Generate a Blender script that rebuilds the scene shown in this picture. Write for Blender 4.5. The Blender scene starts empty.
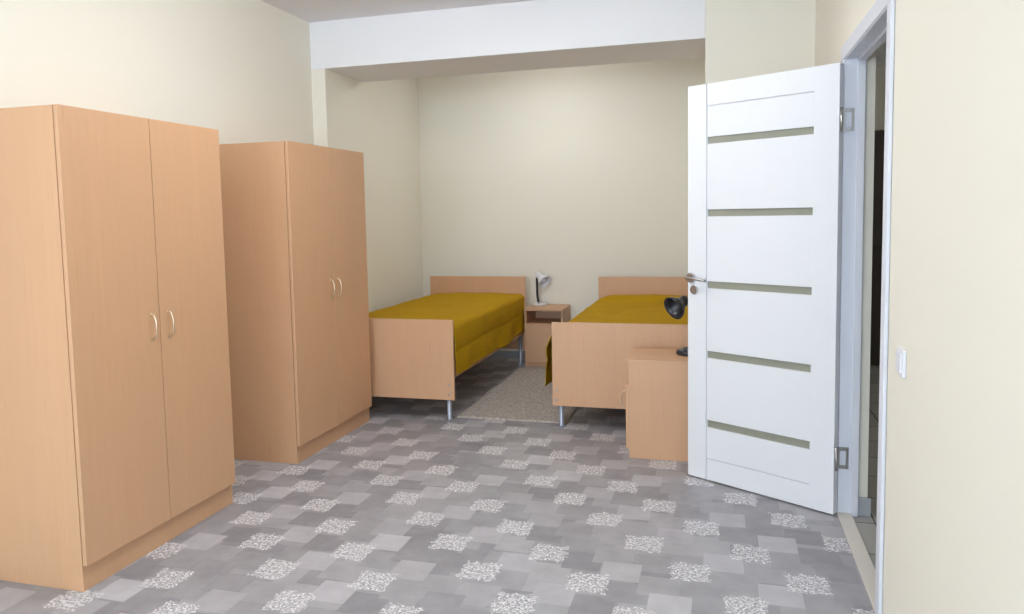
import bpy, bmesh, math, random
from mathutils import Vector, Matrix, noise
random.seed(7)
S = bpy.context.scene
C = S.collection
PI = math.pi

# ---------------------------------------------------------------- camera
CAM = dict(yaw=.2829, pitch=-.0811, roll=-.02, f=770.1466, h=1.3947, cx=497.86, cy=276.80)
def make_camera():
    cy, sy = math.cos(CAM['yaw']), math.sin(CAM['yaw'])
    cp, sp = math.cos(CAM['pitch']), math.sin(CAM['pitch'])
    fwd = Vector((-sy*cp, cy*cp, sp)); right = Vector((cy, sy, 0)); up = right.cross(fwd)
    c, s = math.cos(CAM['roll']), math.sin(CAM['roll'])
    r = c*right + s*up; u = -s*right + c*up
    m = Matrix((r, u, -fwd)).transposed().to_4x4()
    m.translation = Vector((0, 0, CAM['h']))
    cd = bpy.data.cameras.new('camera'); co = bpy.data.objects.new('camera', cd); C.objects.link(co)
    co.matrix_world = m
    cd.sensor_fit = 'HORIZONTAL'; cd.sensor_width = 36
    cd.lens = CAM['f']/1024*36
    cd.shift_x = (512-CAM['cx'])/1024; cd.shift_y = (CAM['cy']-307)/1024
    cd.clip_start = .02
    S.camera = co
make_camera()

# ---------------------------------------------------------------- world, light, exposure
S.view_settings.view_transform = 'Standard'; S.view_settings.look = 'None'
S.view_settings.gamma = 1; S.view_settings.use_curve_mapping = False
S.view_settings.exposure = 0.8
w = bpy.data.worlds.new('sky'); S.world = w; w.use_nodes = True
bg = w.node_tree.nodes['Background']; bg.inputs[0].default_value = (.80, .89, 1, 1); bg.inputs[1].default_value = 1.2
WINDOWS = [(-1.95, 1.35), (-.35, 1.35)]           # centre x, width; both in the wall behind the camera
YR = -5.2                                         # that wall
def area(name, loc, rot, sx, sy, power, col):
    l = bpy.data.lights.new(name, 'AREA'); l.shape = 'RECTANGLE'; l.size = sx; l.size_y = sy; l.energy = power; l.color = col
    o = bpy.data.objects.new(name, l); C.objects.link(o); o.location = loc; o.rotation_euler = rot
    return o
for k, (wx, ww) in enumerate(WINDOWS):
    area('daylight', (wx, YR-.32, 1.65), (math.radians(94), 0, 0), ww, 1.8, 84, (.68, .83, 1))
SW = (-3.3, -.7)                                   # unseen window added in the right wall for light from the side
area('daylight', (.522+.45, (SW[0]+SW[1])/2, 1.65), (0, math.radians(94), 0), 1.8, SW[1]-SW[0], 70, (.68, .84, 1))  # side light through the added window

# ---------------------------------------------------------------- materials
def nt(name):
    m = bpy.data.materials.new(name); m.use_nodes = True
    return m, m.node_tree, m.node_tree.nodes['Principled BSDF']
def lin(r, g, b):
    f = lambda c: (c/255/12.92) if c/255 <= .04045 else ((c/255+.055)/1.055)**2.4
    return (f(r), f(g), f(b), 1)
def objco(t, scale=(1, 1, 1)):
    tc = t.nodes.new('ShaderNodeNewGeometry'); mp = t.nodes.new('ShaderNodeMapping'); mp.inputs['Scale'].default_value = scale
    t.links.new(tc.outputs['Position'], mp.inputs[0]); return mp.outputs[0]
def mix(t, fac, a, b, kind='MIX'):
    n = t.nodes.new('ShaderNodeMix'); n.data_type = 'RGBA'; n.blend_type = kind
    for sock, v in ((n.inputs[0], fac), (n.inputs[6], a), (n.inputs[7], b)):
        if hasattr(v, 'links') or isinstance(v, bpy.types.NodeSocket): t.links.new(v, sock)
        else: sock.default_value = v
    return n.outputs[2]
def noise_tex(t, vec, scale, detail=4, rough=.6):
    n = t.nodes.new('ShaderNodeTexNoise'); n.inputs['Scale'].default_value = scale
    n.inputs['Detail'].default_value = detail; n.inputs['Roughness'].default_value = rough
    t.links.new(vec, n.inputs['Vector']); return n.outputs[0]
def ramp(t, fac, a, b):
    n = t.nodes.new('ShaderNodeMapRange'); n.inputs[1].default_value = a; n.inputs[2].default_value = b
    t.links.new(fac, n.inputs[0]); return n.outputs[0]
def bump(t, p, h, strength, dist=.002):
    b = t.nodes.new('ShaderNodeBump'); b.inputs['Strength'].default_value = strength; b.inputs['Distance'].default_value = dist
    t.links.new(h, b.inputs['Height']); t.links.new(b.outputs[0], p.inputs['Normal'])
def plain(name, col, rough=.5, metal=0, var=.04, scale=8):
    m, t, p = nt(name); v = objco(t); n = noise_tex(t, v, scale)
    t.links.new(mix(t, n, tuple(c*(1-var) for c in col[:3])+(1,), tuple(min(1, c*(1+var)) for c in col[:3])+(1,)), p.inputs['Base Color'])
    p.inputs['Roughness'].default_value = rough; p.inputs['Metallic'].default_value = metal
    return m
def painted(name, col, bs=.25):
    m = plain(name, col, .75, 0, .015, 1.5); t = m.node_tree; p = t.nodes['Principled BSDF']
    bump(t, p, noise_tex(t, objco(t), 140, 3), bs, .0008); return m
def wood(name, base, dark, axis='Z'):
    m, t, p = nt(name)
    sc = {'Z': (38, 38, 1.6), 'X': (1.6, 38, 38), 'Y': (38, 1.6, 38)}[axis]
    v = objco(t, sc); n1 = noise_tex(t, v, 1, 5, .65)
    v2 = objco(t, tuple(s*.16 for s in sc)); n2 = noise_tex(t, v2, 1, 3)
    v3 = objco(t, tuple(s*4 for s in sc)); n3 = noise_tex(t, v3, 1, 2)
    a = mix(t, ramp(t, n1, .3, .85), base, dark)
    b = mix(t, ramp(t, n2, .3, .75), a, tuple(c*.93 for c in base[:3])+(1,))
    c = mix(t, ramp(t, n3, .64, .8), b, tuple(c*.9 for c in dark[:3])+(1,))
    t.links.new(c, p.inputs['Base Color']); p.inputs['Roughness'].default_value = .48
    p.inputs['Specular IOR Level'].default_value = .8
    return m
WOODB = (.67, .385, .212, 1); WOODD = (.62, .345, .178, 1)
M = {}
M['cream'] = painted('cream_wall_paint', (.885, .845, .735, 1))
M['ceil'] = painted('white_ceiling_paint', (.88, .86, .875, 1), .1)
M['white'] = painted('white_beam_paint', (.89, .89, .905, 1), .1)
M['wood'] = wood('beech_laminate', WOODB, WOODD)
M['woodx'] = wood('beech_laminate_lying', WOODB, WOODD, 'X')
M['edge'] = plain('beech_edge_band', (.52, .31, .2, 1), .45, 0, .06, 20)
M['gap'] = plain('dark_joint', (.1, .06, .04, 1), .8)
M['door'] = plain('white_door_film', (.83, .84, .87, 1), .38, 0, .012, 12)
M['frame'] = plain('white_frame_paint', (.74, .76, .83, 1), .4, 0, .012, 12)
M['steel'] = plain('satin_nickel', (.48, .47, .46, 1), .3, 1)
M['brass'] = plain('pale_gold_metal', (.75, .62, .45, 1), .28, 1)
M['leg'] = plain('grey_painted_steel', (.42, .45, .53, 1), .35, .4)
M['wplastic'] = plain('white_plastic', (.80, .80, .84, 1), .35)
M['bplastic'] = plain('black_plastic', (.018, .018, .024, 1), .28)
M['bulb'] = plain('frosted_bulb', (.75, .76, .9, 1), .3)
M['base'] = plain('grey_baseboard_plastic', (.40, .42, .45, 1), .5)
M['brown'] = plain('dark_brown_door_film', (.06, .043, .035, 1), .5)
M['thresh'] = plain('beige_threshold', (.66, .62, .56, 1), .5)

def satin_glass():
    m, t, p = nt('satin_door_glass'); v = objco(t); n = noise_tex(t, v, 30)
    t.links.new(mix(t, n, (.37, .375, .30, 1), (.41, .41, .33, 1)), p.inputs['Base Color'])
    p.inputs['Roughness'].default_value = .35; p.inputs['Transmission Weight'].default_value = .25
    return m
M['glass'] = satin_glass()
def clear_pane():
    m = bpy.data.materials.new('clear_pane'); m.use_nodes = True; t = m.node_tree
    out = t.nodes['Material Output']; t.nodes.remove(t.nodes['Principled BSDF'])
    a = t.nodes.new('ShaderNodeBsdfTransparent'); g = t.nodes.new('ShaderNodeBsdfGlossy'); g.inputs['Roughness'].default_value = .02
    x = t.nodes.new('ShaderNodeMixShader'); x.inputs[0].default_value = .06
    t.links.new(a.outputs[0], x.inputs[1]); t.links.new(g.outputs[0], x.inputs[2]); t.links.new(x.outputs[0], out.inputs[0])
    return m
M['pane'] = clear_pane()

def cloth_mat():
    m, t, p = nt('mustard_bedspread_cloth'); v = objco(t)
    n = noise_tex(t, v, 5, 4); n2 = noise_tex(t, v, 420, 2)
    a = mix(t, ramp(t, n, .3, .7), (.52, .30, .005, 1), (.57, .335, .007, 1))
    t.links.new(mix(t, ramp(t, n2, .3, .7), a, (.44, .25, .004, 1)), p.inputs['Base Color'])
    p.inputs['Roughness'].default_value = .85; p.inputs['Specular IOR Level'].default_value = .12
    bump(t, p, n2, .3, .001); return m
M['cloth'] = cloth_mat()
def rug_mat():
    m, t, p = nt('mottled_beige_rug_pile'); v = objco(t, (1, 1, 1))
    n = noise_tex(t, v, 70, 4, .8); n2 = noise_tex(t, objco(t, (8, 60, 8)), 1, 4); n3 = noise_tex(t, v, 220, 3)
    a = mix(t, ramp(t, n, .38, .62), (.26, .215, .185, 1), (.72, .65, .59, 1))
    b = mix(t, ramp(t, n2, .45, .7), a, (.46, .405, .37, 1))
    t.links.new(b, p.inputs['Base Color']); p.inputs['Roughness'].default_value = .95
    bump(t, p, n3, .8, .006); return m
M['rug'] = rug_mat()

def floor_mat():
    """Printed vinyl: staggered grey square patches, every fifth one a field of white flecks."""
    m, t, p = nt('patchwork_vinyl_floor'); N, L = t.nodes, t.links
    geo = N.new('ShaderNodeNewGeometry').outputs['Position']
    A = (.1986, -.2187); Cc = (.600, .400); det = A[0]*Cc[1]-A[1]*Cc[0]
    def vm(op, *ins):
        n = N.new('ShaderNodeVectorMath'); n.operation = op
        for i, v in enumerate(ins):
            s = n.inputs[i]
            if isinstance(v, bpy.types.NodeSocket): L.new(v, s)
            else: s.default_value = v
        return n
    def mt(op, *ins):
        n = N.new('ShaderNodeMath'); n.operation = op
        for i, v in enumerate(ins):
            if isinstance(v, bpy.types.NodeSocket): L.new(v, n.inputs[i])
            else: n.inputs[i].default_value = v
        return n.outputs[0]
    def slot(P, ox, oy, half, hy=None):
        hy = hy or half
        d = vm('SUBTRACT', P, (.12+ox, 3.185+oy, 0)).outputs[0]
        u = mt('ROUND', vm('DOT_PRODUCT', d, (Cc[1]/det, -Cc[0]/det, 0)).outputs['Value'])
        v = mt('ROUND', vm('DOT_PRODUCT', d, (-A[1]/det, A[0]/det, 0)).outputs['Value'])
        ua = vm('SCALE', (A[0], A[1], 0)); L.new(u, ua.inputs['Scale'])
        vc = vm('SCALE', (Cc[0], Cc[1], 0)); L.new(v, vc.inputs['Scale'])
        e = vm('SUBTRACT', vm('SUBTRACT', d, ua.outputs[0]).outputs[0], vc.outputs[0]).outputs[0]
        ab = vm('ABSOLUTE', e).outputs[0]; sx = N.new('ShaderNodeSeparateXYZ'); L.new(ab, sx.inputs[0])
        mask = mt('MULTIPLY', mt('LESS_THAN', sx.outputs[0], half), mt('LESS_THAN', sx.outputs[1], hy))
        cb = N.new('ShaderNodeCombineXYZ'); L.new(u, cb.inputs[0]); L.new(v, cb.inputs[1]); cb.inputs[2].default_value = ox*31+oy*17
        wn = N.new('ShaderNodeTexWhiteNoise'); wn.noise_dimensions = '3D'; L.new(cb.outputs[0], wn.inputs['Vector'])
        return mask, wn.outputs['Value']
    def grey(val, lo, hi):
        r = N.new('ShaderNodeValToRGB'); L.new(val, r.inputs[0]); r.color_ramp.interpolation = 'LINEAR'
        e = r.color_ramp.elements; e[0].color = (lo*.94, lo*.915, lo*.975, 1); e[1].color = (hi*.95, hi*.93, hi*.965, 1)
        return r.outputs[0]
    # underlying staggered grid
    sx = N.new('ShaderNodeSeparateXYZ'); L.new(geo, sx.inputs[0])
    row = mt('FLOOR', mt('DIVIDE', sx.outputs[1], .148))
    cx_ = mt('FLOOR', mt('ADD', mt('DIVIDE', sx.outputs[0], .152), mt('MULTIPLY', row, .37)))
    cb = N.new('ShaderNodeCombineXYZ'); L.new(cx_, cb.inputs[0]); L.new(row, cb.inputs[1])
    wn = N.new('ShaderNodeTexWhiteNoise'); L.new(cb.outputs[0], wn.inputs['Vector'])
    col = grey(wn.outputs['Value'], .27, .44)
    for (ox, oy, lo, hi) in ((-.155, .05, .25, .46), (-.379, -.183, .24, .42), (.15, -.045, .24, .38), (.262, .03, .28, .42), (.11, .118, .28, .58), (-.107, -.115, .42, .60)):
        mask, rnd = slot(geo, ox, oy, .076)
        col = mix(t, mask, col, grey(rnd, lo, hi))
    cl = noise_tex(t, geo, 9, 5, .6); col = mix(t, ramp(t, cl, .25, .75), mix(t, .28, col, (.2, .19, .205, 1)), mix(t, .2, col, (.62, .60, .63, 1)))
    # flecked patches with broken edges
    jn = N.new('ShaderNodeTexNoise'); jn.inputs['Scale'].default_value = 38; jn.inputs['Detail'].default_value = 3; L.new(geo, jn.inputs['Vector'])
    jit = vm('MULTIPLY', vm('SUBTRACT', jn.outputs['Color'], (.5, .5, .5)).outputs[0], (.07, .07, 0)).outputs[0]
    P2 = vm('ADD', geo, jit).outputs[0]
    m1, r1 = slot(P2, 0, 0, .073); m2, r2 = slot(P2, -.229, -.223, .073)
    mk = mt('MAXIMUM', m1, m2)
    fn = noise_tex(t, geo, 105, 3, .6)
    fleck = mt('MULTIPLY', mt('GREATER_THAN', fn, .485), mk)
    fn2 = noise_tex(t, geo, 60, 2, .5)
    col = mix(t, mt('MULTIPLY', mk, .45), col, (.33, .325, .33, 1))
    col = mix(t, mt('MULTIPLY', fleck, ramp(t, fn2, .25, .6)), col, (.84, .82, .84, 1))
    L.new(col, p.inputs['Base Color']); p.inputs['Roughness'].default_value = .42
    p.inputs['Specular IOR Level'].default_value = .4
    return m
M['floor'] = floor_mat()
def tile_mat():
    m, t, p = nt('grey_corridor_tiles'); b = t.nodes.new('ShaderNodeTexBrick')
    b.offset = 0; b.inputs['Scale'].default_value = 1; b.inputs['Brick Width'].default_value = .33; b.inputs['Row Height'].default_value = .33
    b.inputs['Mortar Size'].default_value = .004
    b.inputs['Color1'].default_value = (.42, .41, .38, 1); b.inputs['Color2'].default_value = (.36, .35, .33, 1); b.inputs['Mortar'].default_value = (.12, .12, .11, 1)
    t.links.new(objco(t), b.inputs['Vector']); t.links.new(b.outputs[0], p.inputs['Base Color']); p.inputs['Roughness'].default_value = .25
    return m
M['tile'] = tile_mat()

# ---------------------------------------------------------------- mesh helpers
class MB:
    def __init__(s): s.bm = bmesh.new(); s.mi = []
    def box(s, x0, x1, y0, y1, z0, z1, mi=0):
        vs = [s.bm.verts.new((x, y, z)) for x in (x0, x1) for y in (y0, y1) for z in (z0, z1)]
        for f in ((0, 1, 3, 2), (4, 6, 7, 5), (0, 4, 5, 1), (2, 3, 7, 6), (0, 2, 6, 4), (1, 5, 7, 3)):
            fc = s.bm.faces.new([vs[i] for i in f]); fc.material_index = mi
        return s
    def poly_prism(s, pts, z0, z1):
        a = [s.bm.verts.new((x, y, z0)) for x, y in pts]; b = [s.bm.verts.new((x, y, z1)) for x, y in pts]
        n = len(pts); s.bm.faces.new(a[::-1]); s.bm.faces.new(b)
        for i in range(n): s.bm.faces.new((a[i], a[(i+1) % n], b[(i+1) % n], b[i]))
        return s
    def tube(s, pts, rad, n=12):
        pts = [Vector(p) for p in pts]; rads = rad if isinstance(rad, (list, tuple)) else [rad]*len(pts)
        t0 = (pts[1]-pts[0]).normalized(); a = t0.orthogonal().normalized(); rings = []
        for i, p in enumerate(pts):
            t = (pts[min(i+1, len(pts)-1)]-pts[max(i-1, 0)]).normalized()
            a = (a-t*a.dot(t)).normalized(); b = t.cross(a)
            rings.append([s.bm.verts.new(p+(a*math.cos(k*2*PI/n)+b*math.sin(k*2*PI/n))*rads[i]) for k in range(n)])
        for i in range(len(rings)-1):
            for k in range(n):
                f = s.bm.faces.new((rings[i][k], rings[i][(k+1) % n], rings[i+1][(k+1) % n], rings[i+1][k])); f.smooth = True
        s.bm.faces.new(rings[0][::-1]); s.bm.faces.new(rings[-1]); return s
    def lathe(s, prof, origin, axis, n=32, cap0=True, cap1=True):
        origin = Vector(origin); ax = Vector(axis).normalized(); a = ax.orthogonal().normalized(); b = ax.cross(a); rings = []
        for r, h in prof:
            rings.append([s.bm.verts.new(origin+ax*h+(a*math.cos(k*2*PI/n)+b*math.sin(k*2*PI/n))*max(r, 1e-4)) for k in range(n)])
        for i in range(len(rings)-1):
            for k in range(n):
                f = s.bm.faces.new((rings[i][k], rings[i][(k+1) % n], rings[i+1][(k+1) % n], rings[i+1][k])); f.smooth = True
        if cap0: s.bm.faces.new(rings[0][::-1])
        if cap1: s.bm.faces.new(rings[-1])
        return s
    def build(s, name, mats, parent=None, bevel=0, xf=None, local=None):
        if xf is not None: s.bm.transform(xf)
        bmesh.ops.recalc_face_normals(s.bm, faces=s.bm.faces)
        if bevel:
            es = [e for e in s.bm.edges if len(e.link_faces) == 2 and e.calc_face_angle(0) > .6]
            bmesh.ops.bevel(s.bm, geom=es, offset=bevel, segments=2, profile=.5, affect='EDGES')
        me = bpy.data.meshes.new(name); s.bm.to_mesh(me); s.bm.free()
        for m in (mats if isinstance(mats, (list, tuple)) else [mats]): me.materials.append(m)
        o = bpy.data.objects.new(name, me); C.objects.link(o)
        if parent: o.parent = parent
        return o
def thing(name, label=None, cat=None, loc=(0, 0, 0), rz=0, group=None, kind=None):
    o = bpy.data.objects.new(name, None); C.objects.link(o); o.location = loc; o.rotation_euler = (0, 0, rz); o.empty_display_size = .1
    tag(o, label, cat, group, kind); return o
def tag(o, label=None, cat=None, group=None, kind=None):
    for k, v in (('label', label), ('category', cat), ('group', group), ('kind', kind)):
        if v: o[k] = v
    return o
def structure(o, label=None, cat=None): return tag(o, label, cat, None, 'structure')
def copy_tree(o, parent=None):
    c = o.copy(); C.objects.link(c)
    if parent: c.parent = parent
    for ch in [x for x in bpy.data.objects if x.parent == o]: copy_tree(ch, c)
    return c

# ---------------------------------------------------------------- room
XL, XR, YF = -2.76, .522, 4.918        # left wall, right wall, plane of the beam
ZC, ZS = 2.752, 2.429                  # ceiling, underside of the beam
XP, XC, YB1 = -2.654, -.0963, 5.522    # pier face, right cheek of the alcove, back of the beam
XA, YB = -2.846, 7.12                   # alcove left wall, alcove back wall
OY0, OY1, OZ = 2.785, 3.712, 2.035      # clear opening of the doorway
XW = .64                               # corridor side of the right wall
structure(MB().poly_prism([(XL-.2, YR-.2), (XR+.0, YR-.2), (XR, 7.3), (XL-.2, 7.3)], -.1, 0).build('floor', M['floor']),
          'grey patchwork vinyl floor with flecked white squares', 'floor')
structure(MB().box(XL-.2, XR+.12, YR-.2, 7.3, ZC, ZC+.15).build('ceiling', M['ceil']), 'pale matt ceiling', 'ceiling')
structure(MB().box(XL-.15, XL, YR-.2, YF, 0, ZC).build('wall_left', M['cream']), 'cream wall behind the two wardrobes', 'wall')
mb = MB().box(XR, XW, YR-.2, SW[0], 0, ZC).box(XR, XW, SW[1], OY0-.002, 0, ZC).box(XR, XW, SW[0], SW[1], 0, .85).box(XR, XW, SW[0], SW[1], 2.4, ZC).box(XR, XW, OY1+.002, 7.3, 0, ZC).box(XR, XW, OY0-.002, OY1+.002, OZ+.03, ZC)
structure(mb.build('wall_right', M['cream']), 'cream wall with the doorway and the light switch', 'wall')
structure(MB().box(XC, XR, YF, 7.3, 0, ZC).build('wall_front', M['cream']), 'cream wall piece behind the open door', 'wall')
structure(MB().box(XL-.15, XP, YF, YB1, 0, ZS).build('wall_pier', M['cream']), 'cream pier carrying the beam left of the alcove', 'wall')
structure(MB().box(XA-.15, XA, YB1, 7.3, 0, ZC).build('wall_alcove_left', M['cream']), 'cream left wall of the bed alcove', 'wall')
structure(MB().box(XA-.15, XC, YB, 7.3, 0, ZC).build('wall_alcove_back', M['cream']), 'cream wall behind the two headboards', 'wall')
structure(MB().box(XL-.15, XC, YF, YB1, ZS, ZC).build('trim_1', M['white'], bevel=.003), 'white ceiling beam over the bed alcove', 'beam')
structure(MB().box(XA, XC, YB-.014, YB, 0, .075).build('baseboard_alcove', M['base']), 'grey baseboard under the alcove wall', 'baseboard')
structure(MB().box(XL, XL+.012, YR, 1.9, 0, .075).build('baseboard_left', M['base']), 'grey baseboard on the left wall', 'baseboard')
# rear wall with two windows (behind the camera)
mb = MB(); xs = [XL-.15]
for wx, ww in WINDOWS: xs += [wx-ww/2, wx+ww/2]
xs.append(XW)
for i in range(0, len(xs), 2): mb.box(xs[i], xs[i+1], YR-.2, YR, 0, ZC)
for wx, ww in WINDOWS: mb.box(wx-ww/2, wx+ww/2, YR-.2, YR, 0, .85).box(wx-ww/2, wx+ww/2, YR-.2, YR, 2.4, ZC)
structure(mb.build('wall_rear', M['cream']), 'cream wall with windows behind the camera', 'wall')
def window(k, loc, rz, ww):
    r = structure(thing('window_%d' % k, loc=loc, rz=rz), 'unseen white window behind the camera', 'window')
    a, b = -ww/2, ww/2; f = MB()
    f.box(a, a+.06, -.03, .03, 0, 1.55).box(b-.06, b, -.03, .03, 0, 1.55).box(a+.06, b-.06, -.03, .03, 0, .06).box(a+.06, b-.06, -.03, .03, 1.49, 1.55).box(-.03, .03, -.028, .028, .06, 1.49)
    f.build('window_frame', M['frame'], r)
    MB().box(a+.06, -.03, -.004, .004, .06, 1.49).box(.03, b-.06, -.004, .004, .06, 1.49).build('pane', M['pane'], r)
for k, (wx, ww) in enumerate(WINDOWS): window(k+1, (wx, YR-.1, .85), 0, ww)
window(3, (XR+.06, (SW[0]+SW[1])/2, .85), PI/2, SW[1]-SW[0])  # added out of view to let in light from the right

# corridor beyond the doorway
structure(MB().box(XR, 2.3, 1.2, 7.6, -.1, -.002).build('floor_corridor', M['tile']), 'grey tiled corridor floor', 'floor')
structure(MB().box(XW, 2.3, 1.0, 7.6, 2.6, 2.75).build('ceiling_corridor', M['ceil']), 'corridor ceiling', 'ceiling')
structure(MB().box(2.1, 2.3, 1.2, 7.4, 0, 2.6).build('wall_corridor_right', M['cream']), 'far side wall of the corridor', 'wall')
structure(MB().box(XW, 2.3, 7.4, 7.6, 0, 2.6).build('wall_corridor_end', M['cream']), 'end wall of the corridor', 'wall')
structure(MB().box(XW, 2.3, 1.0, 1.2, 0, 2.6).build('wall_corridor_near', M['cream']), 'near wall of the corridor', 'wall')
d2 = structure(thing('door_2', loc=(.72, 7.36, 0)), 'dark brown door at the end of the corridor', 'door')
mb = MB().box(0, 1.2, 0, .04, 0, 2.05)
mb.build('door_leaf', M['brown'], d2, bevel=.004)
MB().box(.1, 1.1, -.008, 0, .15, .9).box(.1, 1.1, -.008, 0, 1.05, 1.9).build('door_panel', M['brown'], d2, bevel=.003)

# door frame: jambs, stop, casing, threshold
JY = OY1  # far jamb plane
fr = structure(thing('trim_2', loc=(XR, OY0, 0)), 'white door frame in the right wall', 'door frame')
def fb(): return MB()
T = Matrix.Translation((-XR, -OY0, 0))
jd = .078
mb = fb().box(XR-.008, XR+jd, OY1-.012, OY1+.03, 0, OZ).box(XR-.008, XR+jd, OY0-.03, OY0+.0, 0, OZ).box(XR-.008, XR+jd, OY0-.03, OY1+.03, OZ, OZ+.03)
mb.build('jamb', M['frame'], fr, xf=T)
mb = fb().box(XR+.045, XR+jd-.004, OY1-.024, OY1-.012, 0, OZ-.0).box(XR+.045, XR+jd-.004, OY0, OY0+.012, 0, OZ).box(XR+.045, XR+jd-.004, OY0+.012, OY1-.024, OZ-.012, OZ)
mb.build('door_stop', M['frame'], fr, xf=T)
cw = .065
mb = fb().box(XR-.014, XR-.001, OY0-cw, OY0-.004, 0, OZ+.004).box(XR-.014, XR-.001, OY1+.004, OY1+cw, 0, OZ+.004).box(XR-.014, XR-.001, OY0-cw, OY1+cw, OZ+.004, OZ+cw)
mb.build('casing', M['frame'], fr, bevel=.003, xf=T)
mb = fb().box(XR-.01, XR+.05, OY0, OY1-.012, 0, .012)
mb.build('threshold', M['thresh'], fr, bevel=.003, xf=T)
structure(MB().box(XR+jd, XW+.012, OY1-.012, OY1, 0, .085).build('baseboard_doorway', M['base']), 'grey baseboard piece inside the doorway', 'baseboard')

# the open door
TH = .5575
door = structure(thing('door_1', loc=(.4914, 3.6693, 0)), 'white panelled door with five satin glass strips, standing open', 'door')
DM = Matrix(((-math.cos(TH), math.sin(TH), 0, 0), (math.sin(TH), math.cos(TH), 0, 0), (0, 0, 1, 0), (0, 0, 0, 1)))  # (s, depth, z) -> room offsets
DW, ST, SH = .772, .664, .114
zs = [(1.723, 1.757), (1.362, 1.397), (1.000, 1.036), (.643, .680), (.283, .322)]
leaf = MB()
leaf.box(0, SH, 0, .038, .008, 2.018).box(ST, DW, 0, .038, .008, 2.018)
leaf.box(SH, ST-.003, .0015, .0365, 1.911, 2.018).box(SH, ST-.003, .0015, .0365, .008, .119)
cuts = [1.907]+[z for a, b in zs for z in (b, a)]+[.123]
for i in range(0, len(cuts), 2): leaf.box(SH+.001, ST-.003, .003, .035, cuts[i+1], cuts[i])
leaf.box(SH, ST, .010, .028, 1.900, 1.915).box(SH, ST, .010, .028, .115, .13)
for a, b in zs: leaf.box(ST-.004, ST, .006, .032, a-.3 if a > .6 else .12, b+.02)
lf = leaf.build('door_leaf', M['door'], door, bevel=.0012, xf=DM)
for a, b in zs:
    tag(MB().box(SH+.002, ST-.004, .012, .026, a-.003, b+.003).build('glass_strip', M['glass'], door, xf=DM), 'satin grey glass strip')
h = MB(); h.lathe([(.024, 0), (.026, .002), (.026, .007), (.022, .009)], (.752, 0, 1.05), (0, -1, 0), 24)
h.build('handle_rosette', M['steel'], door, xf=DM)
h = MB(); h.tube([(.752, -.005, 1.05), (.752, -.035, 1.05), (.749, -.046, 1.05), (.742, -.050, 1.05), (.70, -.050, 1.049), (.665, -.047, 1.045), (.640, -.044, 1.042)], [.009, .009, .009, .009, .008, .008, .007], 12)
h.build('handle', M['steel'], door, xf=DM)
h = MB(); h.lathe([(.021, 0), (.023, .002), (.023, .006), (.019, .008)], (.733, 0, .988), (0, -1, 0), 24).lathe([(.006, .008), (.006, .011)], (.733, 0, .988), (0, -1, 0), 12)
h.build('lock_rosette', M['steel'], door, xf=DM)
for zz in (1.775, .265):
    hg = MB(); hx, hy = .505-.4914, 3.682-3.6693
    hg.tube([(hx-.004, hy-.012, zz-.052), (hx-.004, hy-.012, zz+.052)], .0068, 12)
    y_ = OY1-.012-3.6693
    x0 = hx+.002; x1 = .556-.4914
    hg.box(x0, x1, y_-.0025, y_, zz-.05, zz+.05)
    hg.box(x0+.012, x1-.012, y_-.004, y_-.0025, zz-.032, zz+.032, 1)
    for q in (-.038, .038): hg.lathe([(.004, 0), (.003, .0015)], (x1-.012, y_-.0025, zz+q), (0, -1, 0), 10)
    hg.build('hinge', [M['steel'], M['frame']], door)

# light switch
sw = thing('light_switch', 'white rocker light switch on the cream wall right of the doorway', 'light switch', (XR, 2.505, .932))
MB().box(-.010, 0, -.041, .041, -.041, .041).build('switch_plate', M['wplastic'], sw, bevel=.003)
MB().box(-.016, -.009, -.029, .029, -.029, .029).build('rocker', M['wplastic'], sw, bevel=.002)

# fill lamps under the ceilings, added out of view to brighten the room
FILL_POWER = 23.5
def fill_mat(FILL_POWER):
    m, t, p = nt('opal_fill_diffuser'); p.inputs['Base Color'].default_value = (.8, .8, .8, 1)
    p.inputs['Emission Color'].default_value = (.97, .985, 1, 1); p.inputs['Emission Strength'].default_value = FILL_POWER
    return m
M['opal'] = fill_mat(FILL_POWER); M['opal_dim'] = fill_mat(FILL_POWER*.33); M['opal_low'] = fill_mat(6); M['opal_mid'] = fill_mat(FILL_POWER*.66)
def fill_light(label, x, y, mat='opal', z=ZC):
    r = thing('fill_light', label, 'fill light', (x, y, z), 0, 'added fill lamps out of view')
    MB().lathe([(.235, 0), (.24, .006), (.24, .022), (.228, .028)], (0, 0, 0), (0, 0, -1), 48).build('frame', M['frame'], r)
    MB().lathe([(.222, .024), (.222, .05), (.212, .085), (.185, .115), (.14, .138), (.08, .15), (.001, .154)], (0, 0, 0), (0, 0, -1), 48).build('diffuser', M[mat], r)
for nm, x, y in (('round opal fill light added nearest the bed alcove', -1.2, 3.1), ('round opal fill light added straight above the camera', -1.15, .7), ('round opal fill light added above the two beds', -1.45, 6.15)):
    fill_light(nm, x, y, 'opal_dim' if y > 5 else 'opal_mid' if y < 1 else 'opal')  # the weak alcove one is added behind the beam to lift the alcove
fill_light('round opal fill light added in the corridor beyond the doorway', 1.35, 4.7, 'opal_low', 2.6)  # added unseen, lifts the dark corridor a little

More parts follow.
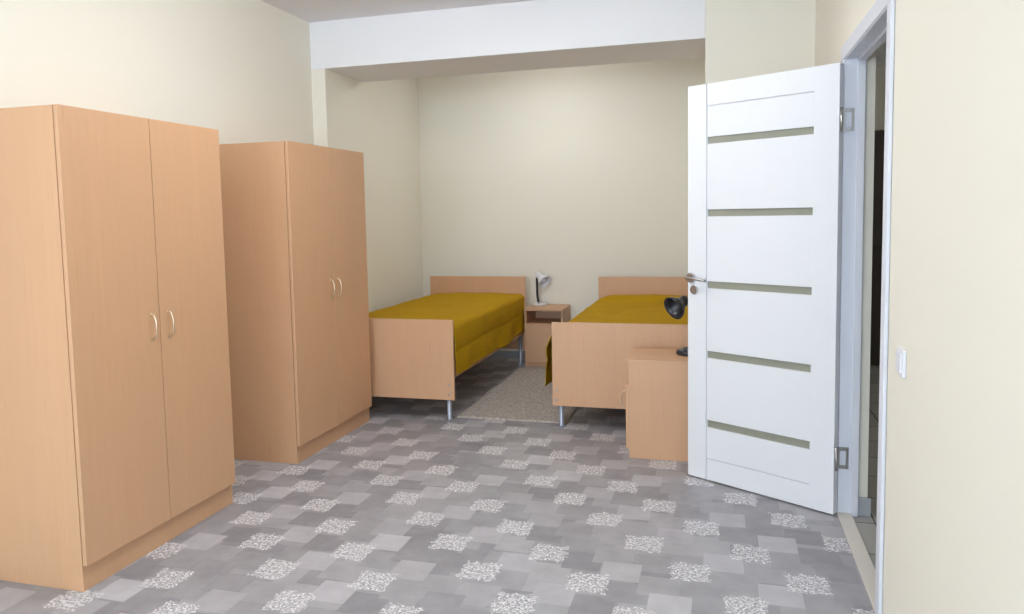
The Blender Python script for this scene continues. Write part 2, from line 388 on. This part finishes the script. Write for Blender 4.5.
# ---------------------------------------------------------------- wardrobes
def wardrobe(label, loc, W, hz, hy, H=1.8205, XB=-.452):
    r = thing('wardrobe', label, 'wardrobe', loc, 0, 'two-door wardrobes along the left wall'); t = .016; df = -.018
    b = MB()
    b.box(XB, df-.003, 0, t, 0, H-.001).box(XB, df-.003, W-t, W, 0, H-.001)
    b.box(XB, df-.003, t, W-t, H-t-.001, H-.001).box(XB, df-.003, t, W-t, .1, .1+t)
    b.box(XB, XB+.006, t, W-t, .1, H-t)
    b.build('carcass', M['wood'], r, bevel=.0008)
    MB().box(-.036, -.022, t, W-t, 0, .1).build('plinth', M['woodx'], r, bevel=.0008)
    half = W/2
    for i, (a, c) in enumerate(((.001, half-.002), (half+.002, W-.001))):
        d = MB().box(df, 0, a, c, .103, H).build('door', M['wood'], r, bevel=.0015)
        y = half+(-hy if i == 0 else hy)
        k = MB(); pts = []
        for j in range(13):
            u = j/12; ang = u*PI
            pts.append((.026*math.sin(ang)**.7 if 0 < j < 12 else -.002, y, hz+.054*math.cos(ang)))
        k.tube(pts, [.0037 if 0 < j < 12 else .0055 for j in range(13)], 10).lathe([(.007, 0), (.007, .003)], (0, y, hz+.054), (1, 0, 0), 12).lathe([(.007, 0), (.007, .003)], (0, y, hz-.054), (1, 0, 0), 12)
        tag(k.build('handle', M['brass'], d), 'pale metal bow handle')
    return r
wardrobe('beech-coloured two-door wardrobe nearest the camera, cut by the left edge', (-2.291, 2.2557, 0), .9302, .952, .052)
wardrobe('beech-coloured two-door wardrobe standing behind the nearer one, beside the bed alcove', (-2.291, 3.790, 0), .943, .962, .045)

# ---------------------------------------------------------------- beds
BW, BL = .927, 2.01
def bed(label, loc):
    r = thing('bed', label, 'bed', loc, 0, 'single beds in the alcove')
    MB().box(0, BW, 0, .018, .147, .6935).build('footboard', M['wood'], r, bevel=.001)
    MB().box(0, BW, BL-.018, BL, .147, .8209).build('headboard', M['wood'], r, bevel=.001)
    for x in (.022, BW-.040):
        MB().box(x, x+.018, .018, BL-.018, .285, .46).build('side_rail', M['woodx'], r, bevel=.001)
    MB().box(.03, BW-.03, .02, BL-.02, .38, .40).build('slat_base', M['woodx'], r)
    MB().box(.035, BW-.035, .024, BL-.024, .40, .64).build('mattress', M['wplastic'], r, bevel=.03)
    for x in (.050, BW-.050):
        for y in (.036, BL-.036):
            MB().tube([(x, y, .0), (x, y, .012), (x, y, .30)], [.019, .0165, .0165], 14).build('leg', M['leg'], r)
    for x in (.026, BW-.038):
        for z in (.185, .25):
            MB().lathe([(.0085, 0), (.0085, .002), (.005, .004)], (x, 0, z), (0, -1, 0), 14).build('screw', M['steel'], r)
    return r
def bedspread(label, loc, right_drop, left_drop, seed, pillow, top=.66, flare=0):
    """cloth over the mattress: cross-section swept along the bed"""
    bm = bmesh.new(); nx, ny = 90, 130; y0, y1 = .022, BL-.022
    xl, xr = .012, BW-.010
    # s runs: left hem -> up -> across -> down -> right hem
    rows = []
    for j in range(ny+1):
        v = j/ny; y = y0+(y1-y0)*v; row = []
        for i in range(nx+1):
            u = i/nx
            if u < .25:   part, k = 'L', 1-u/.25
            elif u > .70: part, k = 'R', (u-.70)/.30
            else:         part, k = 'T', (u-.25)/.45
            def edge_wave(q, side):
                return .016*noise.noise(Vector((y*3.1+seed, side*7, q*1.3)))+.010*noise.noise(Vector((y*9+seed, side*3, q*1.5)))
            if part == 'T':
                x = xl+(xr-xl)*k; z = top
                c = min(k, 1-k); rnd = max(0, 1-c/.06); z -= .018*rnd**2
                pz = max(0, 1-abs(v-.86)/.13); px = max(0, min(1, min(k, 1-k)/.16))
                z += pillow*(math.sin(pz*PI/2)**2)*(px*px*(3-2*px))
                z += .009*math.sin(PI*k)
                z += .006*noise.noise(Vector((x*4, y*3, seed)))+.0035*noise.noise(Vector((x*14, y*7, seed+3)))
                if v < .05: z -= .004*(1-v/.05)
            else:
                side = 1 if part == 'R' else -1
                drop = right_drop if part == 'R' else left_drop
                base = xr if part == 'R' else xl
                hem = drop*(1+.03*math.sin(y*5+seed))
                z = top-.018-k*hem
                out = .004+.022*k*(.6+.4*math.sin(y*2.2+seed))+.010*k*noise.noise(Vector((y*5.5, seed, side)))+edge_wave(k, side)*k*1.2
                seam = -.007*math.exp(-((k-.5)/.028)**2)-.004*math.exp(-((k-.93)/.02)**2)
                out += seam + .005*math.sin(PI*min(1, k*2))*(k < .5)
                if part == 'L': out += flare*min(1, k/.3)**.8*(.75+.25*k)*math.exp(-(v/.22)**2)
                if part == 'R' and v > .9: out *= max(.25, 1-(v-.9)/.06)
                x = base+side*out
            yy = y
            if part != 'T': yy = y + (.05*k if v < .5 else -.03*k)*(abs(2*v-1)**6)
            row.append(bm.verts.new((x, yy, z)))
        rows.append(row)
    for j in range(ny):
        for i in range(nx):
            f = bm.faces.new((rows[j][i], rows[j][i+1], rows[j+1][i+1], rows[j+1][i])); f.smooth = True
    bmesh.ops.recalc_face_normals(bm, faces=bm.faces)
    geom = bmesh.ops.solidify(bm, geom=bm.faces[:], thickness=.004)
    me = bpy.data.meshes.new('bedspread'); bm.to_mesh(me); bm.free(); me.materials.append(M['cloth'])
    o = bpy.data.objects.new('bedspread', me); C.objects.link(o); o.location = loc
    return tag(o, label, 'bedspread', 'mustard bedspreads on the two beds')
B1 = (-2.652, 4.826, 0); B2 = (-1.0491, 4.826, 0)
bed('beech-coloured single bed on the left, beside the nightstand with the white lamp', B1)
bed('beech-coloured single bed on the right, its footboard behind the black lamp', B2)
bedspread('mustard yellow bedspread hanging over the side of the left bed', B1, .325, .2, 1.3, .012)
bedspread('mustard yellow bedspread on the right bed, partly behind the black lamp', B2, .28, .385, 4.1, .036, .646, .062)

# ---------------------------------------------------------------- rug
def rug():
    x0, x1, y0, y1 = -1.752, -.975, 4.935, 6.665
    bm = bmesh.new(); nx, ny = 60, 120; g = []
    for j in range(ny+1):
        row = []
        for i in range(nx+1):
            x = x0+(x1-x0)*i/nx; y = y0+(y1-y0)*j/ny
            e = min(i, nx-i, j, ny-j)
            z = (.003 if e == 0 else .009)+.0012*noise.noise(Vector((x*60, y*60, 0)))
            x += .004*noise.noise(Vector((0, y*9, 1))); y += .004*noise.noise(Vector((x*9, 0, 2)))
            row.append(bm.verts.new((x, y, z)))
        g.append(row)
    for j in range(ny):
        for i in range(nx):
            f = bm.faces.new((g[j][i], g[j][i+1], g[j+1][i+1], g[j+1][i])); f.smooth = True
    ed = [e for e in bm.edges if len(e.link_faces) == 1]
    ex = bmesh.ops.extrude_edge_only(bm, edges=ed)
    for v in ex['geom']:
        if isinstance(v, bmesh.types.BMVert): v.co.z = .0005
    bmesh.ops.recalc_face_normals(bm, faces=bm.faces)
    me = bpy.data.meshes.new('rug'); bm.to_mesh(me); bm.free(); me.materials.append(M['rug'])
    o = bpy.data.objects.new('rug', me); C.objects.link(o)
    tag(o, 'mottled beige-brown rug on the floor between the two beds', 'rug')
rug()

# ---------------------------------------------------------------- nightstands
def nightstand(label, loc, rz, W=.376, D=.40, H=.5359, hz=.33):
    """front faces local -Y, origin at the front left floor corner"""
    r = thing('nightstand', label, 'nightstand', loc, rz, 'beech-coloured nightstands'); t = .016
    MB().box(-.002, W+.002, -.018, D, H-.018, H).build('top', M['woodx'], r, bevel=.001)
    b = MB().box(0, t, 0, D, 0, H-.018).box(W-t, W, 0, D, 0, H-.018).box(t, W-t, .01, D-.006, .05, .05+t).box(t, W-t, .004, D-.006, H-.135-t, H-.135).box(t, W-t, D-.006, D, .05, H-.018)
    b.build('body', M['wood'], r, bevel=.0008)
    MB().box(t, W-t, .012, .026, 0, .05).build('plinth', M['woodx'], r)
    d = MB().box(.002, W-.002, -.017, -.001, .052, H-.143).build('door', M['wood'], r, bevel=.001)
    k = MB(); pts = []
    for j in range(11):
        ang = j/10*PI
        pts.append((W-.035, -.017-(.030*math.sin(ang)**.7 if 0 < j < 10 else -.002), hz+.05*math.cos(ang)))
    k.tube(pts, .0045, 10); tag(k.build('handle', M['brass'], d), 'pale metal bow handle')
    return r
nightstand('small beech-coloured nightstand with an open shelf, between the two beds against the back wall', (-1.712, 6.735, 0), 0, W=.352, D=.37)
# the second one is turned a quarter: its handle side faces left, its plain side faces the camera
nightstand('beech-coloured nightstand at the foot of the right bed, half behind the open door', (-.498, 4.313+.376, 0), -PI/2, H=.5648, D=.42)

# ---------------------------------------------------------------- desk lamps
def lamp(name, label, loc, rz, body, shade_mat, head_dir, scale=1, arm=None, base_h=1, bulb=True, stub=1):
    r = thing(name, label, 'desk lamp', loc, rz)
    k = scale
    MB().lathe([(.062*k, 0), (.066*k, .004*base_h), (.066*k, .010*base_h), (.058*k, .017*base_h), (.03*k, .022*base_h), (.014*k, .026*base_h)], (0, 0, 0), (0, 0, 1), 36).build('base', body, r)
    MB().box(-.012*k, .012*k, -.05*k, -.03*k, .014*base_h, .021*base_h).build('switch', M['bplastic'], r, bevel=.001)
    pts = [Vector(p) for p in arm]; out = []
    for i in range(len(pts)-1):                       # Catmull-Rom through the arm points
        p0 = pts[max(i-1, 0)]; p1 = pts[i]; p2 = pts[i+1]; p3 = pts[min(i+2, len(pts)-1)]
        for q in range(6):
            t = q/6; out.append(.5*((2*p1)+(p2-p0)*t+(2*p0-5*p1+4*p2-p3)*t*t+(3*p1-p0-3*p2+p3)*t**3))
    out.append(pts[-1])
    a = MB(); a.tube(out, .0105*k, 12); a.build('gooseneck', M['bplastic'], r)
    d = Vector(head_dir).normalized(); o = pts[-1]
    prof = [(.012, -.012), (.022, -.008), (.027, .004), (.028, .034), (.033, .046), (.046, .066), (.058, .088), (.064, .106), (.066, .118), (.063, .118), (.055, .090), (.043, .068), (.030, .050), (.024, .044), (.0005, .043)]
    h = MB().lathe([(a_*k*(1.12 if stub < 1 and b_ < .04 else 1), b_*k*stub) for a_, b_ in prof], o, d, 36, True, False)
    sh = h.build('lamp_shade', shade_mat, r)
    if not bulb: return r
    b = MB().lathe([(.014*k, .040*k), (.016*k, .052*k), (.026*k, .072*k), (.029*k, .086*k), (.024*k, .100*k), (.012*k, .109*k), (.001*k, .111*k)], o, d, 24)
    b.build('bulb', M['bulb'], sh)
    return r
lamp('desk_lamp', 'small white desk lamp with a black neck on the nightstand between the beds', (-1.633, 7.02, .5365), 0,
     M['wplastic'], M['wplastic'], (.72, -.5, -.55), 1.03, [(-.014, 0, .02), (-.024, 0, .09), (-.026, 0, .17), (-.026, 0, .245), (-.016, -.004, .285)])
lamp('desk_lamp', 'black desk lamp on the nightstand beside the door edge, its shade turned left', (-.178, 4.53, .5655), 0,
     M['bplastic'], M['bplastic'], (-.64, -.64, -.42), 1.08, [(.02, 0, .02), (.075, 0, .09), (.09, .01, .17), (.06, .02, .24), (-.020, .03, .312)], 1.7, False, .8)
